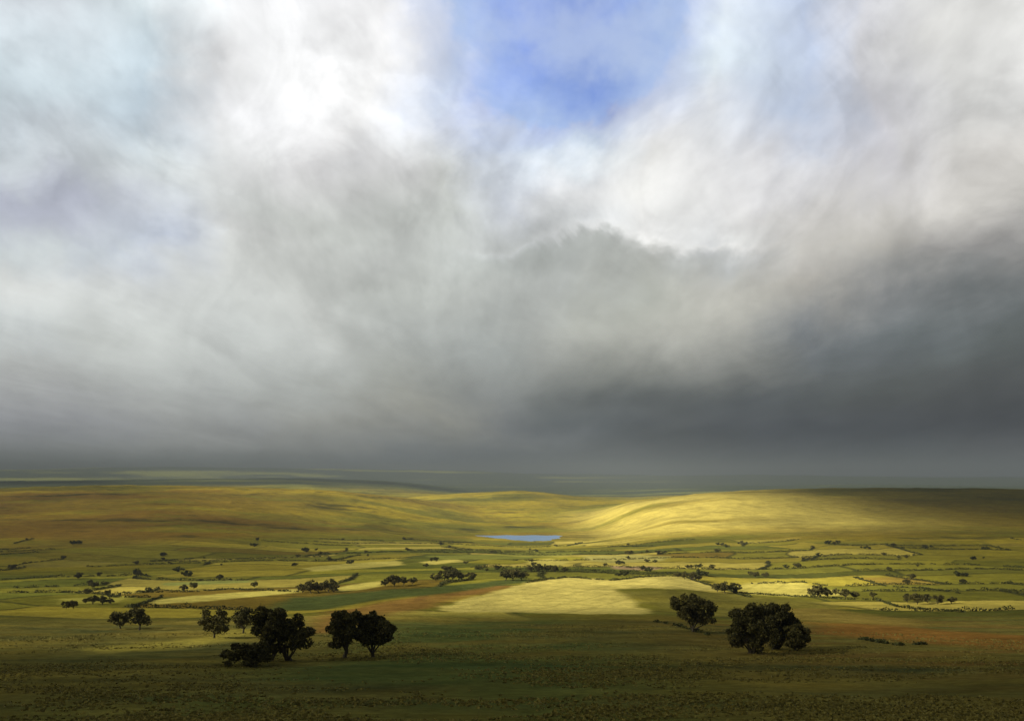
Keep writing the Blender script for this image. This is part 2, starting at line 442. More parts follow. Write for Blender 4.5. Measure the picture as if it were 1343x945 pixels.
gx, gy = qx - Ls[0] / Ls[2] * (H + 80), qy - Ls[1] / Ls[2] * (H + 80)
for _ in range(3):
    hz = height(gx, gy)
    gx = qx - Ls[0] / Ls[2] * (H - hz); gy = qy - Ls[1] / Ls[2] * (H - hz)
t_ = tau(gx, gy)
azq = np.degrees(np.arctan2(qx, qy))
edge = smooth(-33.0, -37.5, azq + 3.5 * np.abs(fbm(qx / 420, qy / 420, 4, 311)))                       # keeps the added deck out of the camera's view
den = (1 - t_) * edge
rim = np.minimum.reduce([smooth(-8200, -7000, qx), smooth(6000, 5300, qy), smooth(-2600, -2000, qy), smooth(600, 200, qx)])
den = den * rim
per = 1 - np.sqrt(np.clip(1 - den, 0, 1))              # two skins of the cloud
thick = 20 + 160 * den * (1 + .3 * fbm(qx / 200, qy / 200, 3, 301))
keep = den > .004
nx_, ny_ = qx.shape
id0 = np.arange(nx_ * ny_).reshape(nx_, ny_)
k4 = keep[:-1, :-1] | keep[1:, :-1] | keep[:-1, 1:] | keep[1:, 1:]
f0 = np.stack([id0[:-1, :-1], id0[1:, :-1], id0[1:, 1:], id0[:-1, 1:]], -1)[k4]
Vb = np.stack([qx, qy, np.full_like(qx, H)], -1).reshape(-1, 3); Vt = Vb.copy(); Vt[:, 2] += thick.ravel()
V = np.concatenate([Vb, Vt]); Fq = np.concatenate([f0[:, ::-1], f0 + nx_ * ny_])
used = np.unique(Fq); remap = np.full(len(V), -1); remap[used] = np.arange(len(used))
cme = mesh_from('shade_deck', V[used], quads=remap[Fq])
da = cme.attributes.new('shade_cover', 'FLOAT', 'POINT')
da.data.foreach_set('value', np.concatenate([per.ravel(), per.ravel()])[used].astype(np.float32))
cm, nt, b = newmat('cloud')  # material of the added shading deck
b.inputs['Base Color'].default_value = (.74, .80, .88, 1); b.inputs['Roughness'].default_value = 1; b.inputs['Specular IOR Level'].default_value = 0
tr = N(nt, 'ShaderNodeBsdfTransparent'); mx = N(nt, 'ShaderNodeMixShader'); at = N(nt, 'ShaderNodeAttribute', attribute_name='shade_cover')
nt.links.new(at.outputs['Fac'], mx.inputs[0]); nt.links.new(tr.outputs[0], mx.inputs[1]); nt.links.new(b.outputs[0], mx.inputs[2])
nt.links.new(mx.outputs[0], nt.nodes['Material Output'].inputs['Surface'])
tag(link('shade_clouds', cme, cm), 'added cloud deck out of view, shaped to shade the valley', 'shade_clouds', kind='structure')

# ------------------------------------------------------------------ foliage
def leafmat(name, c0, c1):
    m, nt, b = newmat(name)
    oi = N(nt, 'ShaderNodeTexCoord')
    n = N(nt, 'ShaderNodeTexNoise'); n.inputs['Scale'].default_value = .55; n.inputs['Detail'].default_value = 3
    nt.links.new(oi.outputs['Object'], n.inputs['Vector'])
    w = N(nt, 'ShaderNodeTexWhiteNoise', noise_dimensions='3D')
    g = N(nt, 'ShaderNodeNewGeometry')
    inf = N(nt, 'ShaderNodeObjectInfo')
    a = N(nt, 'ShaderNodeMath', operation='MULTIPLY_ADD'); a.inputs[1].default_value = .35
    nt.links.new(g.outputs['Random Per Island'], a.inputs[0]); 
    s = N(nt, 'ShaderNodeMath', operation='MULTIPLY_ADD'); s.inputs[1].default_value = .25
    nt.links.new(inf.outputs['Random'], s.inputs[0]); nt.links.new(n.outputs['Fac'], s.inputs[2]); nt.links.new(s.outputs[0], a.inputs[2])
    r = N(nt, 'ShaderNodeValToRGB'); r.color_ramp.elements[0].position = .45; r.color_ramp.elements[1].position = 1.0
    r.color_ramp.elements[0].color = c0 + (1,); r.color_ramp.elements[1].color = c1 + (1,)
    nt.links.new(a.outputs[0], r.inputs[0]); nt.links.new(r.outputs[0], b.inputs['Base Color'])
    b.inputs['Roughness'].default_value = .8; b.inputs['Specular IOR Level'].default_value = .15
    return m
LEAF = leafmat('oak_leaves', (.050, .050, .018), (.125, .112, .034))
HEDGE = leafmat('hawthorn_leaves', (.030, .036, .012), (.080, .085, .022))
BARK, nt, b = newmat('bark')
b.inputs['Roughness'].default_value = .95
n = scaled_noise(nt, N(nt, 'ShaderNodeTexCoord').outputs['Object'], (4, 4, 1), 2.0)
r = N(nt, 'ShaderNodeValToRGB'); r.color_ramp.elements[0].color = (.03, .024, .016, 1); r.color_ramp.elements[1].color = (.10, .085, .06, 1)
nt.links.new(n.outputs['Fac'], r.inputs[0]); nt.links.new(r.outputs[0], b.inputs['Base Color'])

def tube(pts, rad, sides=6):
    V, Fc = [], []
    pts = [np.array(p, float) for p in pts]
    for i, (p, r_) in enumerate(zip(pts, rad)):
        d = pts[min(i + 1, len(pts) - 1)] - pts[max(i - 1, 0)]; d /= np.linalg.norm(d) + 1e-9
        u = np.cross(d, [0.3, 1, 0.1]); u /= np.linalg.norm(u); v = np.cross(d, u)
        for k in range(sides):
            a = 2 * math.pi * k / sides
            V.append(p + r_ * (math.cos(a) * u + math.sin(a) * v))
        if i:
            for k in range(sides):
                a0, a1 = (i - 1) * sides, i * sides
                Fc.append((a0 + k, a0 + (k + 1) % sides, a1 + (k + 1) % sides, a1 + k))
    return V, Fc

def make_tree(h, w, seed, nleaf, leaf, nclump=26, trunkh=.28, lobes=None, stems=1):
    """returns (trunk mesh, crown mesh); base at the origin"""
    rs = np.random.RandomState(seed); rr = random.Random(seed)
    # clump centres fill one or more lobes
    if lobes is None:
        lobes = [(0, 0, .62, .5, .40)]
        for _ in range(rr.randint(2, 4)):
            a = rr.uniform(0, 6.28); q_ = rr.uniform(.18, .34)
            lobes.append((math.cos(a) * q_, math.sin(a) * q_ * .8, rr.uniform(.45, .80), rr.uniform(.20, .32), rr.uniform(.16, .26)))
    vol = np.array([l[3] ** 2 * l[4] for l in lobes]); vol /= vol.sum()
    cl = []
    while len(cl) < nclump:
        l = lobes[rs.choice(len(lobes), p=vol)]
        v = rs.normal(size=3); v /= np.linalg.norm(v); v *= rs.uniform(.45, .98) ** .6
        c = np.array([l[0] + v[0] * l[3], l[1] + v[1] * l[3], l[2] + v[2] * l[4]])
        if c[2] < trunkh * .85: continue
        cl.append(c)
    cl += [np.array([rr.uniform(-.18, .18), rr.uniform(-.18, .18), rr.uniform(.42, .7)]) for _ in range(nclump // 4)]; nclump = len(cl)
    cl = np.array(cl) * np.array([w, w, h])
    cr = rs.uniform(.10, .165, nclump) * (w + h) / 2 * (26 / nclump) ** .33
    # leaves
    ci = rs.randint(0, nclump, nleaf)
    v = rs.normal(size=(nleaf, 3)); v /= np.linalg.norm(v, axis=1)[:, None]
    rad = rs.uniform(.25, 1.0, nleaf) ** .5
    stray = rs.rand(nleaf) < .10
    rad[stray] *= rs.uniform(1.0, 1.5, stray.sum())
    p = cl[ci] + v * (cr[ci] * rad)[:, None] * np.array([1.1, 1.1, .85])
    u = rs.normal(size=(nleaf, 3)); u /= np.linalg.norm(u, axis=1)[:, None]
    t = np.cross(u, rs.normal(size=(nleaf, 3))); t /= np.linalg.norm(t, axis=1)[:, None]
    s = leaf * rs.uniform(.6, 1.4, nleaf)[:, None]
    bend = np.cross(u, t) * s * .25
    LV = np.stack([p - u * s - t * s * .55, p + u * s * .2 - t * s * .8 + bend, p + u * s * 1.1 + t * .1 * s, p - u * s * .1 + t * s * .8 + bend], 1).reshape(-1, 3)
    crown = mesh_from('crown', LV, quads=np.arange(nleaf * 4).reshape(-1, 4))
    # trunk and limbs
    TV, TF = [], []
    def add(vf):
        k = len(TV); TV.extend(vf[0]); TF.extend([tuple(i + k for i in f) for f in vf[1]])
    for sidx in range(stems):
        off = np.array([0., 0., 0.]) if stems == 1 else np.array([(sidx - (stems - 1) / 2) * w * .28, rr.uniform(-.1, .1) * w, 0])
        tr_ = h * .032 * rr.uniform(.85, 1.15)
        lean = np.array([rr.uniform(-.06, .06) * w, rr.uniform(-.06, .06) * w, 0])
        fork = off + lean + np.array([0, 0, h * trunkh * rr.uniform(1.0, 1.25)])
        add(tube([off - [0, 0, .5], off + [0, 0, .25], off + lean * .5 + [0, 0, h * trunkh * .6], fork], [tr_ * 1.6, tr_ * 1.15, tr_, tr_ * .9], 7))
        for c in cl[rs.permutation(nclump)[:min(nclump, 9)]]:
            if stems > 1 and abs(c[0] - off[0]) > w * .3: continue
            mid = fork * .5 + c * .5 + np.array([0, 0, -.04 * h]) + rs.normal(size=3) * .02 * h
            add(tube([fork - [0, 0, .1 * h], mid, c, c + (c - mid) * .35], [tr_ * .6, tr_ * .34, tr_ * .16, tr_ * .05], 5))
            tw = mid + rs.normal(size=3) * .14 * h
            add(tube([mid, tw], [tr_ * .2, tr_ * .05], 4))
    trunk = mesh_from('trunk', TV, TF)
    return trunk, crown

def tree_thing(name, meshes, loc, label, group=None, s=1.0, rz=0.0, mat=LEAF, cat='tree', sx=1.0):
    o = bpy.data.objects.new(name, None); COL.objects.link(o); o.empty_display_size = .1
    o.location = loc; o.rotation_euler.z = rz; o.scale = (s * sx, s * sx, s)
    tag(o, label, cat, group)
    t = link('trunk', meshes[0], BARK, o); c = link('crown', meshes[1], mat, o)
    return o

def place(px, base_py, hpx, wpx, seed, label, group, nleaf=5000, leaf=.26, name='broadleaf_tree', **kw):
    x, y = ground(px, base_py); z = zat(x, y)
    h = hpx * y / F; w = wpx * y / F
    m = make_tree(h, w, seed, nleaf, leaf, **kw)
    return tree_thing(name, m, (x, y, z), label, group)

G1 = 'dark trees on the shaded foreground slope'
place(281, 836, 38, 44, 101, 'small round topped dark tree, leftmost of the row standing on the sunlit brow', G1, 4200, .25, trunkh=.22,
      lobes=[(0,0,.60,.44,.36),(-.25,0,.42,.26,.18),(.22,0,.40,.30,.18)])
place(319, 830, 33, 32, 102, 'smallest dark tree with slim crown between the round tree and the huge dark tree', G1, 3000, .25, trunkh=.24)
place(368, 866, 76, 76, 103, 'huge broad dark tree at centre of the left hand row, tallest of all', G1, 16000, .25, nclump=62, trunkh=.05,
      lobes=[(-.10,0,.66,.36,.32),(.28,0,.55,.26,.30),(-.30,.0,.62,.2,.28),(.05,-.1,.34,.44,.22)], stems=2)
place(322, 872, 34, 60, 104, 'low spreading dark thicket at the left foot of the huge dark tree', G1, 5000, .24, nclump=30, trunkh=.08, name='thicket',
      lobes=[(0,0,.4,.5,.4),(.3,0,.5,.3,.4)])
place(452, 862, 64, 50, 105, 'ragged dark tree with pale trunk left of its wider twin near the orange field', G1, 9500, .25, nclump=46, trunkh=.16,
      lobes=[(0,0,.72,.40,.26),(-.2,0,.45,.32,.22),(.2,0,.5,.3,.22)])
place(489, 861, 65, 58, 106, 'wider dark tree with notched top, rightmost of the left hand row', G1, 9500, .25, nclump=46, trunkh=.16,
      lobes=[(0,0,.55,.48,.30),(.02,0,.86,.16,.12),(-.25,0,.6,.26,.22)])
place(158, 824, 24, 26, 107, 'small ragged tree standing left in the pair on the far left pasture', G1, 1800, .3, trunkh=.25)
place(183, 826, 30, 34, 108, 'small leaning tree with open crown standing right in the pair on the far left pasture', G1, 2200, .3, trunkh=.28,
      lobes=[(-.15,0,.65,.32,.3),(.28,0,.5,.24,.22)])
place(909, 828, 50, 62, 109, 'rounded dark tree standing alone below the right edge of the straw field', G1, 9500, .25, nclump=46, trunkh=.10,
      lobes=[(0,0,.58,.44,.36),(-.22,0,.72,.28,.22),(.25,0,.5,.26,.3)])
place(984, 856, 68, 62, 110, 'tall dense dark tree, left one of the big right hand clump', G1, 13000, .25, nclump=54, trunkh=.06,
      lobes=[(0,0,.5,.50,.44),(.2,0,.72,.32,.24),(-.34,0,.42,.22,.34)])
place(1016, 851, 64, 64, 111, 'tall dark tree with spiky top in the middle of the big right hand clump', G1, 12000, .25, nclump=50, trunkh=.06,
      lobes=[(0,0,.5,.50,.42),(-.15,0,.8,.22,.18),(.3,0,.5,.22,.22)])
place(1043, 853, 40, 34, 112, 'lower rounded tree at the right end of the big right hand clump', G1, 5600, .25, trunkh=.05, nclump=34, lobes=[(0,0,.45,.5,.42),(.2,0,.6,.3,.3)])

# mid distance copses: a small family of meshes, each tree its own thing
FAM = [make_tree(8.5, 9.5, 300 + i, 1500, .42, nclump=20, trunkh=.22) for i in range(6)]
BUSH = [make_tree(3.6, 5.2, 330 + i, 420, .42, nclump=12, trunkh=.06) for i in range(4)]
def copse(spots, label_fn, group):
    for k, (px, py, hp) in enumerate(spots):
        x, y = ground(px, py); z = zat(x, y)
        s = hp * y / F / 8.5
        tree_thing('broadleaf_tree', FAM[rnd.randrange(6)], (x, y, z - .1), label_fn(k, len(spots)), group, s, rnd.uniform(0, 6.28), sx=rnd.uniform(.95, 1.25))
ORD = ['leftmost', 'second from left', 'third from left', 'fourth from left', 'fifth from left', 'sixth from left']
def lf(where):
    def f(k, n):
        if n == 1: return 'single dark tree ' + where
        w = 'rightmost' if k == n - 1 else ORD[k]
        return f'dark tree, {w} of {["","","pair","three","four","five","six"][n]} {where}'
    return f
copse([(397,777,14),(408,778,17),(418,777,15),(431,777,17),(438,777,11)], lf('beside the long pale left strip'), 'trees of the copse beside the long pale strip')
copse([(505,769,10),(517,769,15),(529,767,11),(541,766,9)], lf('left of centre beyond the green strip'), 'trees of the copse left of centre')
copse([(572,762,11),(583,761,13),(594,761,13),(606,761,10)], lf('nearest left of the straw field top'), 'trees of the copse by the straw field')
copse([(663,761,14),(673,761,16),(684,760,13)], lf('touching the top edge of the straw field'), 'trees at the top of the straw field')
copse([(696,749,8),(706,750,11),(717,749,10),(728,750,9),(741,750,7)], lf('in the loose line behind the straw field'), 'line of trees behind the straw field')
copse([(889,757,8),(898,759,10),(908,761,11),(916,761,9)], lf('above the second straw field'), 'trees above the second straw field')
copse([(941,776,12),(951,778,15),(962,777,13),(969,774,6)], lf('by the second straw field tip'), 'trees at the tip of the second straw field')
copse([(1065,782,11),(1075,783,16),(1085,783,13),(1096,780,9),(1109,784,12),(1121,784,9)], lf('below the right pale field'), 'trees below the right pale field')
copse([(984,755,6),(991,757,8),(1004,757,7)], lf('above the right pale field'), 'trees above the right pale field')
copse([(113,791,8),(122,792,11),(134,793,12),(145,792,9)], lf('by the gate on the far left pasture'), 'trees by the far left pasture')
copse([(87,798,10),(96,798,11)], lf('at the far left edge of the picture'), 'pair at the far left edge')
copse([(118,768,8),(124,771,9)], lf('in the olive scrub at far left'), 'pair in the olive scrub')
copse([(241,775,9),(254,772,9)], lf('above the long pale left strip'), 'trees on the hedge above the long strip')
copse([(334,770,8)], lf('on the hedge left of the pale strip copse'), None)
copse([(1145,784,8)], lf('at the start of the dark scrub on the right'), None)
copse([(1190,790,12),(1203,792,14),(1216,790,11),(1230,792,12),(1248,791,10)], lf('in the dark wood by the right edge'), 'trees of the wood by the right edge')

# scattered bushes and hedgerow trees: zones tell them apart
def zone(px, py):
    side = 'left' if px < 480 else ('middle' if px < 860 else 'right')
    far = py < 742
    return side, far
ZL = {('left', True): 'on the brown green slope foot at left', ('left', False): 'in the olive pastures at left',
      ('middle', True): 'in the small fields before the lake', ('middle', False): 'in the fields behind the straw field',
      ('right', True): 'at the foot of the bright right hill', ('right', False): 'in the shaded pastures at right'}
def smallthing(kind, px, py, hp):
    x, y = ground(px, py)
    if poly_sd(np.array([x]), np.array([y]), LAKE)[0] < 12: return
    z = zat(x, y); zn = ZL[zone(px, py)]
    if kind == 'bush':
        tree_thing('bush', BUSH[rnd.randrange(4)], (x, y, z - .2), 'low dark bush ' + zn, 'bushes ' + zn, hp * y / F / 3.6, rnd.uniform(0, 6.28), HEDGE, 'bush', rnd.uniform(.9, 1.7))
    else:
        tree_thing('hedgerow_tree', FAM[rnd.randrange(6)], (x, y, z - .2), 'tiny round hedgerow tree ' + zn, 'hedgerow trees ' + zn, hp * y / F / 8.5, rnd.uniform(0, 6.28), LEAF, 'tree', rnd.uniform(.9, 1.4))

# hedges on the field boundaries
hedge_n = 0; spots = []
def hedge(pts, hs=1.0):
    """pts: world (x, y) line; one mesh of leaf clumps, ragged with gaps"""
    global hedge_n
    P = np.array(pts); seg = np.hypot(*(P[1:] - P[:-1]).T); L = seg.sum()
    if L < 20: return
    cum = np.concatenate([[0], np.cumsum(seg)])
    n_ = int(L * 9)
    s_ = nrs.uniform(0, L, n_)
    x = np.interp(s_, cum, P[:, 0]); y = np.interp(s_, cum, P[:, 1])
    g_ = fbm(x / 9, y / 9, 3, 400 + hedge_n)
    ht = np.clip(1.7 + 2.2 * g_, .5, 4.2) * hs
    ok = g_ > -.30
    x, y, ht = x[ok], y[ok], ht[ok]; n_ = len(x)
    if n_ < 30: return
    x = x + nrs.normal(0, .55, n_); y = y + nrs.normal(0, .55, n_)
    z = height(x, y) + nrs.uniform(0, 1, n_) * ht
    c = np.array([P[:, 0].mean(), P[:, 1].mean(), z.mean()])
    p = np.stack([x, y, z], 1) - c
    u = nrs.normal(size=(n_, 3)); u /= np.linalg.norm(u, axis=1)[:, None]
    t = np.cross(u, nrs.normal(size=(n_, 3))); t /= np.linalg.norm(t, axis=1)[:, None]
    s = .5 * nrs.uniform(.6, 1.3, n_)[:, None]
    LV = np.stack([p - u * s, p - t * s * .8, p + u * s, p + t * s * .8], 1).reshape(-1, 3)
    px = CX + F * c[0] / c[1]; py = HY - F * c[2] / c[1]
    zn = ZL[zone(px, py)]
    o = link('hedge', mesh_from('hedge', LV, quads=np.arange(n_ * 4).reshape(-1, 4)), HEDGE, loc=tuple(c))
    tag(o, 'ragged dark hedge along a field edge ' + zn, 'hedge', 'hedges ' + zn)
    hedge_n += 1

def inview(x, y):
    px = CX + F * x / y; z = zat(x, y); py = HY - F * z / y
    return -10 < px < 1353 and 706 < py < 850, px, py
STRAW_OK = [ (572,799),(600,788),(690,764),(745,757),(902,757),(945,771),(1110,780),(1120,797),(900,806),(700,805)]
SP = [ground(*p) for p in STRAW_OK]
BL = [[ground(*p) for p in q_] for q_ in ([(950,766),(1000,760),(1060,762),(1110,774),(1125,783),(1040,783),(975,781)], [(200,788),(250,779),(300,775),(394,769),(398,777),(330,784),(270,790)], [(436,773),(460,764),(504,760),(508,768),(480,774)])]
ORP = [ground(*p) for p in [(340,800),(380,783),(560,770),(640,762),(690,757),(660,770),(560,799),(480,812),(430,830),(395,830)]]
def blocked(x, y):
    X, Y = np.array([x]), np.array([y])
    if any(poly_sd(X, Y, q_)[0] < 1 for q_ in BL): return True
    return poly_sd(X, Y, SP)[0] < -3 or poly_sd(X, Y, ORP)[0] < -3 or poly_sd(X, Y, LAKE)[0] < 10
def try_line(a0, b0, a1, b1):
    aa = np.linspace(a0, a1, 14); bb = np.linspace(b0, b1, 14)
    wx, wy = warp(aa, bb)
    run = []
    for x, y in zip(wx, wy):
        ok, px, py = inview(x, y)
        if ok and not blocked(x, y): run.append((x, y))
        elif run: break
    if len(run) > 3:
        hedge(run)
        if frs.random() < .6: spots.append(run[frs.randrange(len(run))])
for j in range(1, len(ROWB) - 1):
    A = ROWA[j]
    if ROWB[j] < 430 or ROWB[j] > 1750: continue
    for i in range(len(A) - 1):
        far = ROWB[j] > 1100
        if frs.random() < (.42 if not far else .34): try_line(A[i], ROWB[j], A[i + 1], ROWB[j])
        if frs.random() < .34: try_line(A[i], ROWB[j], A[i], ROWB[j + 1])
for x, y in spots:
    px = CX + F * x / y; py = HY - F * zat(x, y) / y
    smallthing('tree', px, py, rnd.uniform(4, 6.5) * 8.5 / y * 1100 / 8.5 if y > 700 else rnd.uniform(6, 9))
# hedges drawn across the big fields' edges in the view
for line in ([(690,764),(745,757),(800,761),(835,757),(900,756)],
             [(900,757),(945,771),(970,780),(985,783)], [(960,776),(1040,782),(1110,786),(1150,787),(1180,796),(1264,803)],
             [(1120,757),(1160,768),(1200,771),(1262,778)], [(985,765),(1050,763),(1085,768)], [(172,797),(192,790),(212,783)],
             [(392,776),(300,772),(240,776),(180,777)], [(1130,838),(1180,846),(1215,845)], [(860,815),(900,824),(930,833)]):
    hedge([ground(*p) for p in line], .75 if line[0][1] < 800 else .4)
brs = random.Random(23)
for _ in range(50):
    px = brs.uniform(60, 1300); py = brs.choice([brs.uniform(712, 745), brs.uniform(716, 768)])
    x, y = ground(px, py)
    if blocked(x, y): continue
    for k in range(brs.randint(1, 3)):
        smallthing(brs.choice(['bush', 'bush', 'tree']), px + brs.uniform(-9, 9), py + brs.uniform(-1.2, 1.2), brs.uniform(2.6, 5.2) if py < 745 else brs.uniform(4, 7.5))
print('hedges', hedge_n, 'objects', len(bpy.data.objects))

# ------------------------------------------------------------------ rough grass of the near slope
ng = 55000
gr_ = np.exp(nrs.uniform(math.log(70), math.log(330), ng)); ga = nrs.uniform(-.58, .58, ng)
tx, ty = gr_ * np.sin(ga), gr_ * np.cos(ga)
kp = .45 * fbm(tx / 16, ty / 11, 4, 501, .6) + .7 * fbm(tx / 60, ty / 30, 2, 503) + nrs.normal(0, .12, ng) > .1
tx, ty = tx[kp], ty[kp]; ng = len(tx); tz = height(tx, ty)
GVs = []
for k in range(4):
    a = nrs.uniform(0, math.pi, ng); hh = nrs.uniform(.06, .26, ng); ww = nrs.uniform(.10, .30, ng)
    dx, dy = np.cos(a) * ww, np.sin(a) * ww; lx, ly = nrs.normal(0, .10, ng), nrs.normal(0, .10, ng)
    ox, oy = nrs.normal(0, .14, ng), nrs.normal(0, .14, ng)
    GVs.append(np.stack([np.stack([tx+ox-dx, ty+oy-dy, tz-.04], 1), np.stack([tx+ox+dx, ty+oy+dy, tz-.04], 1), np.stack([tx+ox+lx+dx*.7, ty+oy+ly+dy*.7, tz+hh], 1), np.stack([tx+ox+lx-dx*.5, ty+oy+ly-dy*.5, tz+hh*.8], 1)], 1))
GVs = np.concatenate(GVs).reshape(-1, 3)
GRASS = leafmat('tussock_grass', (.17, .150, .040), (.27, .235, .06))
tag(link('grass', mesh_from('grass', GVs, quads=np.arange(len(GVs)).reshape(-1, 4)), GRASS), 'rough tussock grass on the near shaded slope', 'grass', kind='stuff')

# ------------------------------------------------------------------ haze
hm = bpy.data.materials.new('haze'); hm.use_nodes = True; nt = hm.node_tree
nt.nodes.remove(nt.nodes['Principled BSDF'])
pv = N(nt, 'ShaderNodeVolumePrincipled'); pv.inputs['Color'].default_value = (.165, .195, .245, 1); pv.inputs['Density'].default_value = 1.6e-4; pv.inputs['Anisotropy'].default_value = 0
nt.links.new(pv.outputs[0], nt.nodes['Material Output'].inputs['Volume'])
zlo, zhi = float(GZ.min()) - 1, 140.0
S_ = 47500
hv = [(sx * S_, sy * S_, z) for z in (zlo, zhi) for sx, sy in ((-1, -1), (1, -1), (1, 1), (-1, 1))]
hf = [(0, 3, 2, 1), (4, 5, 6, 7), (0, 1, 5, 4), (1, 2, 6, 5), (2, 3, 7, 6), (3, 0, 4, 7)]
ho = link('haze', mesh_from('haze', hv, hf), hm); tag(ho, kind='stuff', label='thin blue grey haze over the distant land', cat='haze')

# ------------------------------------------------------------------ sky
PYR = [-40, 79, 140, 200, 260, 320, 380, 440, 500, 550, 590, 612]
SKY = {
 79:  [(215,222,228),(215,228,235),(205,215,222),(205,212,218),(188,193,207),(205,212,214),(213,216,214),(204,209,208),(183,186,184),(160,163,166),(150,155,155),(135,142,142)],
 200: [(225,235,238),(212,228,238),(206,220,230),(213,220,222),(200,206,212),(188,196,209),(207,211,211),(206,210,207),(186,190,187),(167,170,168),(160,164,163),(134,142,142)],
 320: [(242,243,245),(245,246,247),(240,241,243),(230,232,232),(214,217,216),(212,214,212),(206,209,206),(205,209,206),(184,188,185),(160,163,162),(145,149,148),(130,138,138)],
 440: [(238,238,240),(242,242,242),(238,238,238),(232,232,232),(210,213,209),(205,208,204),(200,203,199),(196,199,195),(182,186,182),(160,162,157),(140,144,144),(120,128,134)],
 560: [(170,186,225),(195,208,232),(224,229,237),(212,215,213),(203,207,203),(198,202,198),(192,196,191),(178,182,178),(165,168,162),(150,151,144),(128,133,135),(110,118,126)],
 671: [(110,130,210),(124,144,216),(172,188,225),(205,214,228),(208,213,220),(192,196,195),(184,188,184),(168,173,170),(143,147,145),(120,124,126),(110,116,121),(100,108,115)],
 750: [(112,130,205),(120,138,206),(128,146,209),(200,212,227),(234,236,238),(234,237,238),(186,190,186),(170,173,168),(130,134,132),(104,110,113),(97,103,109),(94,101,108)],
 850: [(150,168,215),(168,184,220),(185,198,225),(234,235,237),(243,243,240),(242,242,240),(183,186,178),(172,174,166),(115,119,117),(94,99,102),(91,97,103),(91,98,105)],
 960: [(205,212,222),(206,216,223),(215,220,226),(222,224,227),(228,228,228),(224,226,226),(192,192,184),(165,166,160),(108,112,112),(90,95,100),(90,96,103),(92,99,106)],
 1080:[(188,200,222),(190,202,223),(192,203,222),(209,211,217),(212,211,210),(208,206,200),(178,176,169),(128,132,134),(100,105,106),(87,92,97),(91,97,103),(95,102,108)],
 1180:[(214,215,220),(216,217,222),(215,215,221),(216,215,217),(211,209,205),(188,186,179),(145,147,147),(112,118,120),(95,100,100),(85,89,93),(92,98,102),(97,104,109)],
 1290:[(214,214,212),(214,214,212),(212,212,210),(208,206,202),(190,188,183),(155,154,152),(112,117,118),(98,104,104),(90,94,95),(83,87,91),(98,102,106),(100,106,110)],
}
def lin(c):
    return tuple((v / 255 / 12.92) if v / 255 <= .04045 else ((v / 255 + .055) / 1.055) ** 2.4 for v in c)
WS = .12
K = 1 / (2 ** EXPOSURE * WS)
w = bpy.data.worlds.new('World'); scene.world = w; w.use_nodes = True
nt = w.node_tree; nt.nodes.clear()
lk = nt.links.new
outn = N(nt, 'ShaderNodeOutputWorld'); bg = N(nt, 'ShaderNodeBackground'); bg.inputs['Strength'].default_value = WS; lk(bg.outputs[0], outn.inputs[0])
sky = N(nt, 'ShaderNodeTexSky'); sky.sky_type = 'NISHITA'; sky.sun_disc = False; sky.ozone_density = 2.6; sky.sun_elevation = SUN_EL; sky.sun_rotation = SUN_AZ % (2 * math.pi)
tc = N(nt, 'ShaderNodeTexCoord'); sp = N(nt, 'ShaderNodeSeparateXYZ'); lk(tc.outputs['Generated'], sp.inputs[0])
def M(op, a, b=None, c=None, clamp=False):
    n = N(nt, 'ShaderNodeMath', operation=op, use_clamp=clamp)
    for i, v in enumerate((a, b, c)):
        if v is None: continue
        if isinstance(v, (int, float)): n.inputs[i].default_value = v
        else: lk(v, n.inputs[i])
    return n.outputs[0]
X, Y, Z = sp.outputs
az = M('ARCTAN2', X, Y)
hor = M('SQRT', M('ADD', M('MULTIPLY', X, X), M('MULTIPLY', Y, Y)))
T = M('DIVIDE', Z, M('MAXIMUM', hor, .001))
# cloud-plane position: streets of cloud recede to the horizon
zz = M('ADD', M('MAXIMUM', Z, 0), .10)
cb = N(nt, 'ShaderNodeCombineXYZ'); lk(M('DIVIDE', X, zz), cb.inputs[0]); lk(M('MULTIPLY', M('DIVIDE', Y, zz), .34), cb.inputs[1])
def wn(vec, scale, detail, rough, dist=0, off=0, col=False):
    mp = N(nt, 'ShaderNodeMapping'); mp.inputs['Location'].default_value = (off, off * .7, off * .3); lk(vec, mp.inputs[0])
    n = N(nt, 'ShaderNodeTexNoise'); n.inputs['Scale'].default_value = scale; n.inputs['Detail'].default_value = detail
    n.inputs['Roughness'].default_value = rough; n.inputs['Distortion'].default_value = dist; lk(mp.outputs[0], n.inputs['Vector'])
    return n.outputs['Color' if col else 'Fac']
wA = wn(cb.outputs[0], .9, 5, .55, .4, 3.1); wB = wn(cb.outputs[0], 1.1, 5, .55, .4, 8.7)
dirv = tc.outputs['Generated']
wC = wn(dirv, 7, 6, .6, .5, 1.7); wD = wn(dirv, 7, 6, .6, .5, 5.9)
up = N(nt, 'ShaderNodeMapRange'); up.inputs[1].default_value = 0; up.inputs[2].default_value = .28; lk(T, up.inputs[0]); up = up.outputs[0]
azw = M('ADD', az, M('ADD', M('MULTIPLY', M('SUBTRACT', wA, .5), .26), M('MULTIPLY', M('SUBTRACT', wC, .5), .16)))
amp = M('ADD', .012, M('MULTIPLY', up, .10))
Tw = M('ADD', T, M('MULTIPLY', amp, M('ADD', M('MULTIPLY', M('SUBTRACT', wB, .5), 1.3), M('MULTIPLY', M('SUBTRACT', wD, .5), 1.1))))
TMAX = 1.6
tt = M('DIVIDE', Tw, TMAX, clamp=True)
tt = M('POWER', tt, .5)
def pos(t): return math.sqrt(max(t, 0) / TMAX)
SHARP = {671: ((204,208,208),(186,191,188)), 750: (None,(190,194,190)), 850: ((230,231,230),(196,198,192)), 960: ((212,214,215),(200,203,202))}
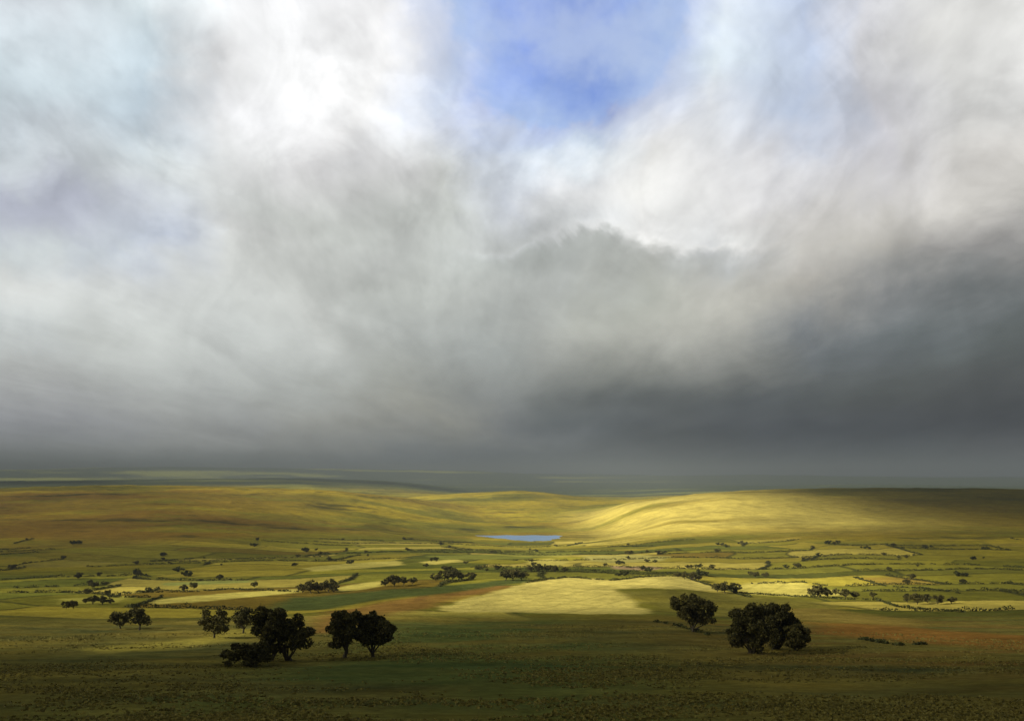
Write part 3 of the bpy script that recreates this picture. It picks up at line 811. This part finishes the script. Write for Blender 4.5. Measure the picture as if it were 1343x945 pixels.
SHARP[750] = ((238,240,240),(186,190,187)); SHARP[850] = ((246,246,243),(190,192,187)); SHARP[960] = ((228,229,228),(192,195,194))
PY2 = PYR[:6] + [326, 340] + PYR[6:]
for px in SKY:
    L0 = SKY[px]; a_, b_ = L0[5], L0[6]
    mid = [tuple(a_[i] + (b_[i] - a_[i]) * f for i in range(3)) for f in (.1, .33)]
    if px in SHARP: mid = list(SHARP[px])
    SKY[px] = L0[:6] + mid + L0[6:]
PYR = PY2
keys = sorted(SKY)
ramps = []
for px in keys:
    a = math.atan((px - CX) / F)
    rp = N(nt, 'ShaderNodeValToRGB'); cr = rp.color_ramp; cr.interpolation = 'CARDINAL'
    pts = []
    for py, c in zip(PYR, SKY[px]):
        L_ = lin(c)
        al = 1.0
        sat = c[2] - c[0]
        if py < 220 and sat > 28: al = 1 - min(.62, (sat - 28) / 60)
        pts.append((pos((HY - py) / F * math.cos(a)), L_ + (al,)))
    pts.append((pos(.82), (.30, .31, .33, 1))); pts.append((pos(1.3), (.13, .135, .145, 1)))  # unseen overhead sky set dark to lower the ambient light
    pts.sort()
    els = cr.elements
    while len(els) < len(pts): els.new(.5)
    for e, (p_, c_) in zip(els, pts): e.position = p_; e.color = c_
    lk(tt, rp.inputs[0]); ramps.append((a, rp))
cur_c, cur_a = ramps[0][1].outputs['Color'], ramps[0][1].outputs['Alpha']
for (a0, _), (a1, rp) in zip(ramps[:-1], ramps[1:]):
    mr = N(nt, 'ShaderNodeMapRange', interpolation_type='LINEAR'); mr.inputs[1].default_value = a0; mr.inputs[2].default_value = a1; lk(azw, mr.inputs[0])
    mc = N(nt, 'ShaderNodeMix', data_type='RGBA'); lk(mr.outputs[0], mc.inputs[0]); lk(cur_c, mc.inputs[6]); lk(rp.outputs['Color'], mc.inputs[7])
    ma = N(nt, 'ShaderNodeMix', data_type='FLOAT'); lk(mr.outputs[0], ma.inputs[0]); lk(cur_a, ma.inputs[2]); lk(rp.outputs['Alpha'], ma.inputs[3])
    cur_c, cur_a = mc.outputs[2], ma.outputs[0]
# unseen sky round behind the viewer, darkened as heavy cloud to cut ambient light
mr = N(nt, 'ShaderNodeMapRange', interpolation_type='SMOOTHSTEP'); mr.inputs[1].default_value = .62; mr.inputs[2].default_value = 1.1
lk(M('ABSOLUTE', az), mr.inputs[0])
mc = N(nt, 'ShaderNodeMix', data_type='RGBA'); lk(mr.outputs[0], mc.inputs[0]); lk(cur_c, mc.inputs[6]); mc.inputs[7].default_value = (.15, .155, .165, 1)
cur_c = mc.outputs[2]
# billows: streaks in the cloud plane and soft lumps
b1 = wn(cb.outputs[0], 2.4, 7, .6, .7, 12.3); b2 = wn(dirv, 13, 8, .62, .9, 4.4)
b3 = N(nt, 'ShaderNodeMapRange', interpolation_type='SMOOTHSTEP'); b3.inputs[1].default_value = .46; b3.inputs[2].default_value = .58
lk(wn(dirv, 6.5, 9, .58, .8, 21.4), b3.inputs[0])
b4 = N(nt, 'ShaderNodeMapRange', interpolation_type='SMOOTHSTEP'); b4.inputs[1].default_value = .42; b4.inputs[2].default_value = .60
lk(wn(cb.outputs[0], 1.5, 8, .6, .9, 33.0), b4.inputs[0])
def shifted(vec, dx, dy, dz):
    n = N(nt, 'ShaderNodeVectorMath', operation='ADD'); lk(vec, n.inputs[0]); n.inputs[1].default_value = (dx, dy, dz); return n.outputs[0]
def edge_(vec, scale, off, lo, hi, rough=.48):
    e = N(nt, 'ShaderNodeMapRange', interpolation_type='SMOOTHSTEP'); e.inputs[1].default_value = lo; e.inputs[2].default_value = hi
    lk(wn(vec, scale, 4.5, rough, .12, off), e.inputs[0]); return e.outputs[0]
# billows lit from above left: brighter tops, greyer bases
rel = M('SUBTRACT', edge_(dirv, 4.2, 40.3, .42, .62), edge_(shifted(dirv, -.016, 0, .040), 4.2, 40.3, .42, .62))
rel2 = M('SUBTRACT', edge_(dirv, 9.5, 52.3, .42, .60), edge_(shifted(dirv, -.006, 0, .012), 9.5, 52.3, .42, .60))
relief = M('ADD', M('MULTIPLY', rel, .24), M('MULTIPLY', rel2, .13))
bn = M('ADD', M('MULTIPLY', M('SUBTRACT', b1, .5), .40), M('MULTIPLY', M('SUBTRACT', b2, .5), .30))
# wind-drawn streaks fanning up and out from the far end of the valley
ph = M('ARCTAN2', M('ADD', az, .05), M('ADD', T, .03)); rh = M('SQRT', M('ADD', M('MULTIPLY', T, T), M('MULTIPLY', az, az)))
fcb = N(nt, 'ShaderNodeCombineXYZ'); lk(M('MULTIPLY', ph, 3.4), fcb.inputs[0]); lk(M('MULTIPLY', rh, 2.6), fcb.inputs[1]); lk(M('MULTIPLY', wC, .5), fcb.inputs[2])
fan = M('SUBTRACT', edge_(fcb.outputs[0], 2.6, 83.0, .34, .66, .55), .5)
bn = M('ADD', bn, M('MULTIPLY', M('MULTIPLY', fan, .085), up))
bn = M('ADD', bn, M('MULTIPLY', up, M('ADD', M('MULTIPLY', M('SUBTRACT', b3.outputs[0], .5), .13), M('MULTIPLY', M('SUBTRACT', b4.outputs[0], .5), .12))))
gain = M('ADD', M('ADD', 1.06, bn), M('MULTIPLY', M('ADD', relief, .02), up))
vs = N(nt, 'ShaderNodeVectorMath', operation='SCALE'); lk(cur_c, vs.inputs[0]); lk(M('MULTIPLY', gain, K), vs.inputs['Scale'])
fin = N(nt, 'ShaderNodeMix', data_type='RGBA')
hole = M('DIVIDE', M('SUBTRACT', 1, cur_a), .62)
rag = M('ADD', M('MULTIPLY', M('SUBTRACT', b2, .5), 1.5), M('MULTIPLY', M('SUBTRACT', wn(dirv, 6, 8, .62, .6, 61.0), .5), 1.6))
hm_ = N(nt, 'ShaderNodeMapRange', interpolation_type='SMOOTHSTEP'); hm_.inputs[1].default_value = .42; hm_.inputs[2].default_value = .72; hm_.inputs[3].default_value = 1.0; hm_.inputs[4].default_value = .68
wsp = N(nt, 'ShaderNodeMix', data_type='RGBA'); lk(vs.outputs[0], wsp.inputs[6]); wsp.inputs[7].default_value = (.66 * K, .72 * K, .85 * K, 1)
hb = N(nt, 'ShaderNodeMapRange', interpolation_type='SMOOTHSTEP'); hb.inputs[1].default_value = .08; hb.inputs[2].default_value = .35; lk(hole, hb.inputs[0])
lk(M('MULTIPLY', M('MULTIPLY', hb.outputs[0], edge_(dirv, 11, 71.0, .36, .70, .6)), .62), wsp.inputs[0])
lk(M('ADD', hole, M('MULTIPLY', rag, M('MULTIPLY', hole, 1, clamp=True))), hm_.inputs[0]); cov = hm_.outputs[0]
lk(cov, fin.inputs[0]); lk(sky.outputs[0], fin.inputs[6]); lk(wsp.outputs[2], fin.inputs[7]); lk(fin.outputs[2], bg.inputs['Color'])

# ------------------------------------------------------------------ sun, camera, render settings
sd = bpy.data.lights.new('sun', 'SUN'); sd.energy = 5.0; sd.angle = math.radians(.6); sd.color = (1, .91, .70)
so = bpy.data.objects.new('sun', sd); COL.objects.link(so)
from mathutils import Vector
so.rotation_euler = Vector(-Ls).to_track_quat('-Z', 'Y').to_euler()
cd = bpy.data.cameras.new('camera'); co = bpy.data.objects.new('camera', cd); COL.objects.link(co)
co.location = (0, 0, 0); co.rotation_euler = (math.pi / 2, 0, 0)
cd.sensor_width = 36; cd.lens = 36 * F / 1343; cd.shift_y = (HY - 472.5) / 1343
cd.clip_start = .1; cd.clip_end = 120000
scene.camera = co
scene.view_settings.view_transform = 'Standard'; scene.view_settings.look = 'None'; scene.view_settings.gamma = 1
scene.view_settings.exposure = EXPOSURE
scene.cycles.use_denoising = True
scene.cycles.volume_bounces = 1; scene.cycles.max_bounces = 6; scene.cycles.transparent_max_bounces = 12
scene.cycles.volume_step_rate = 4
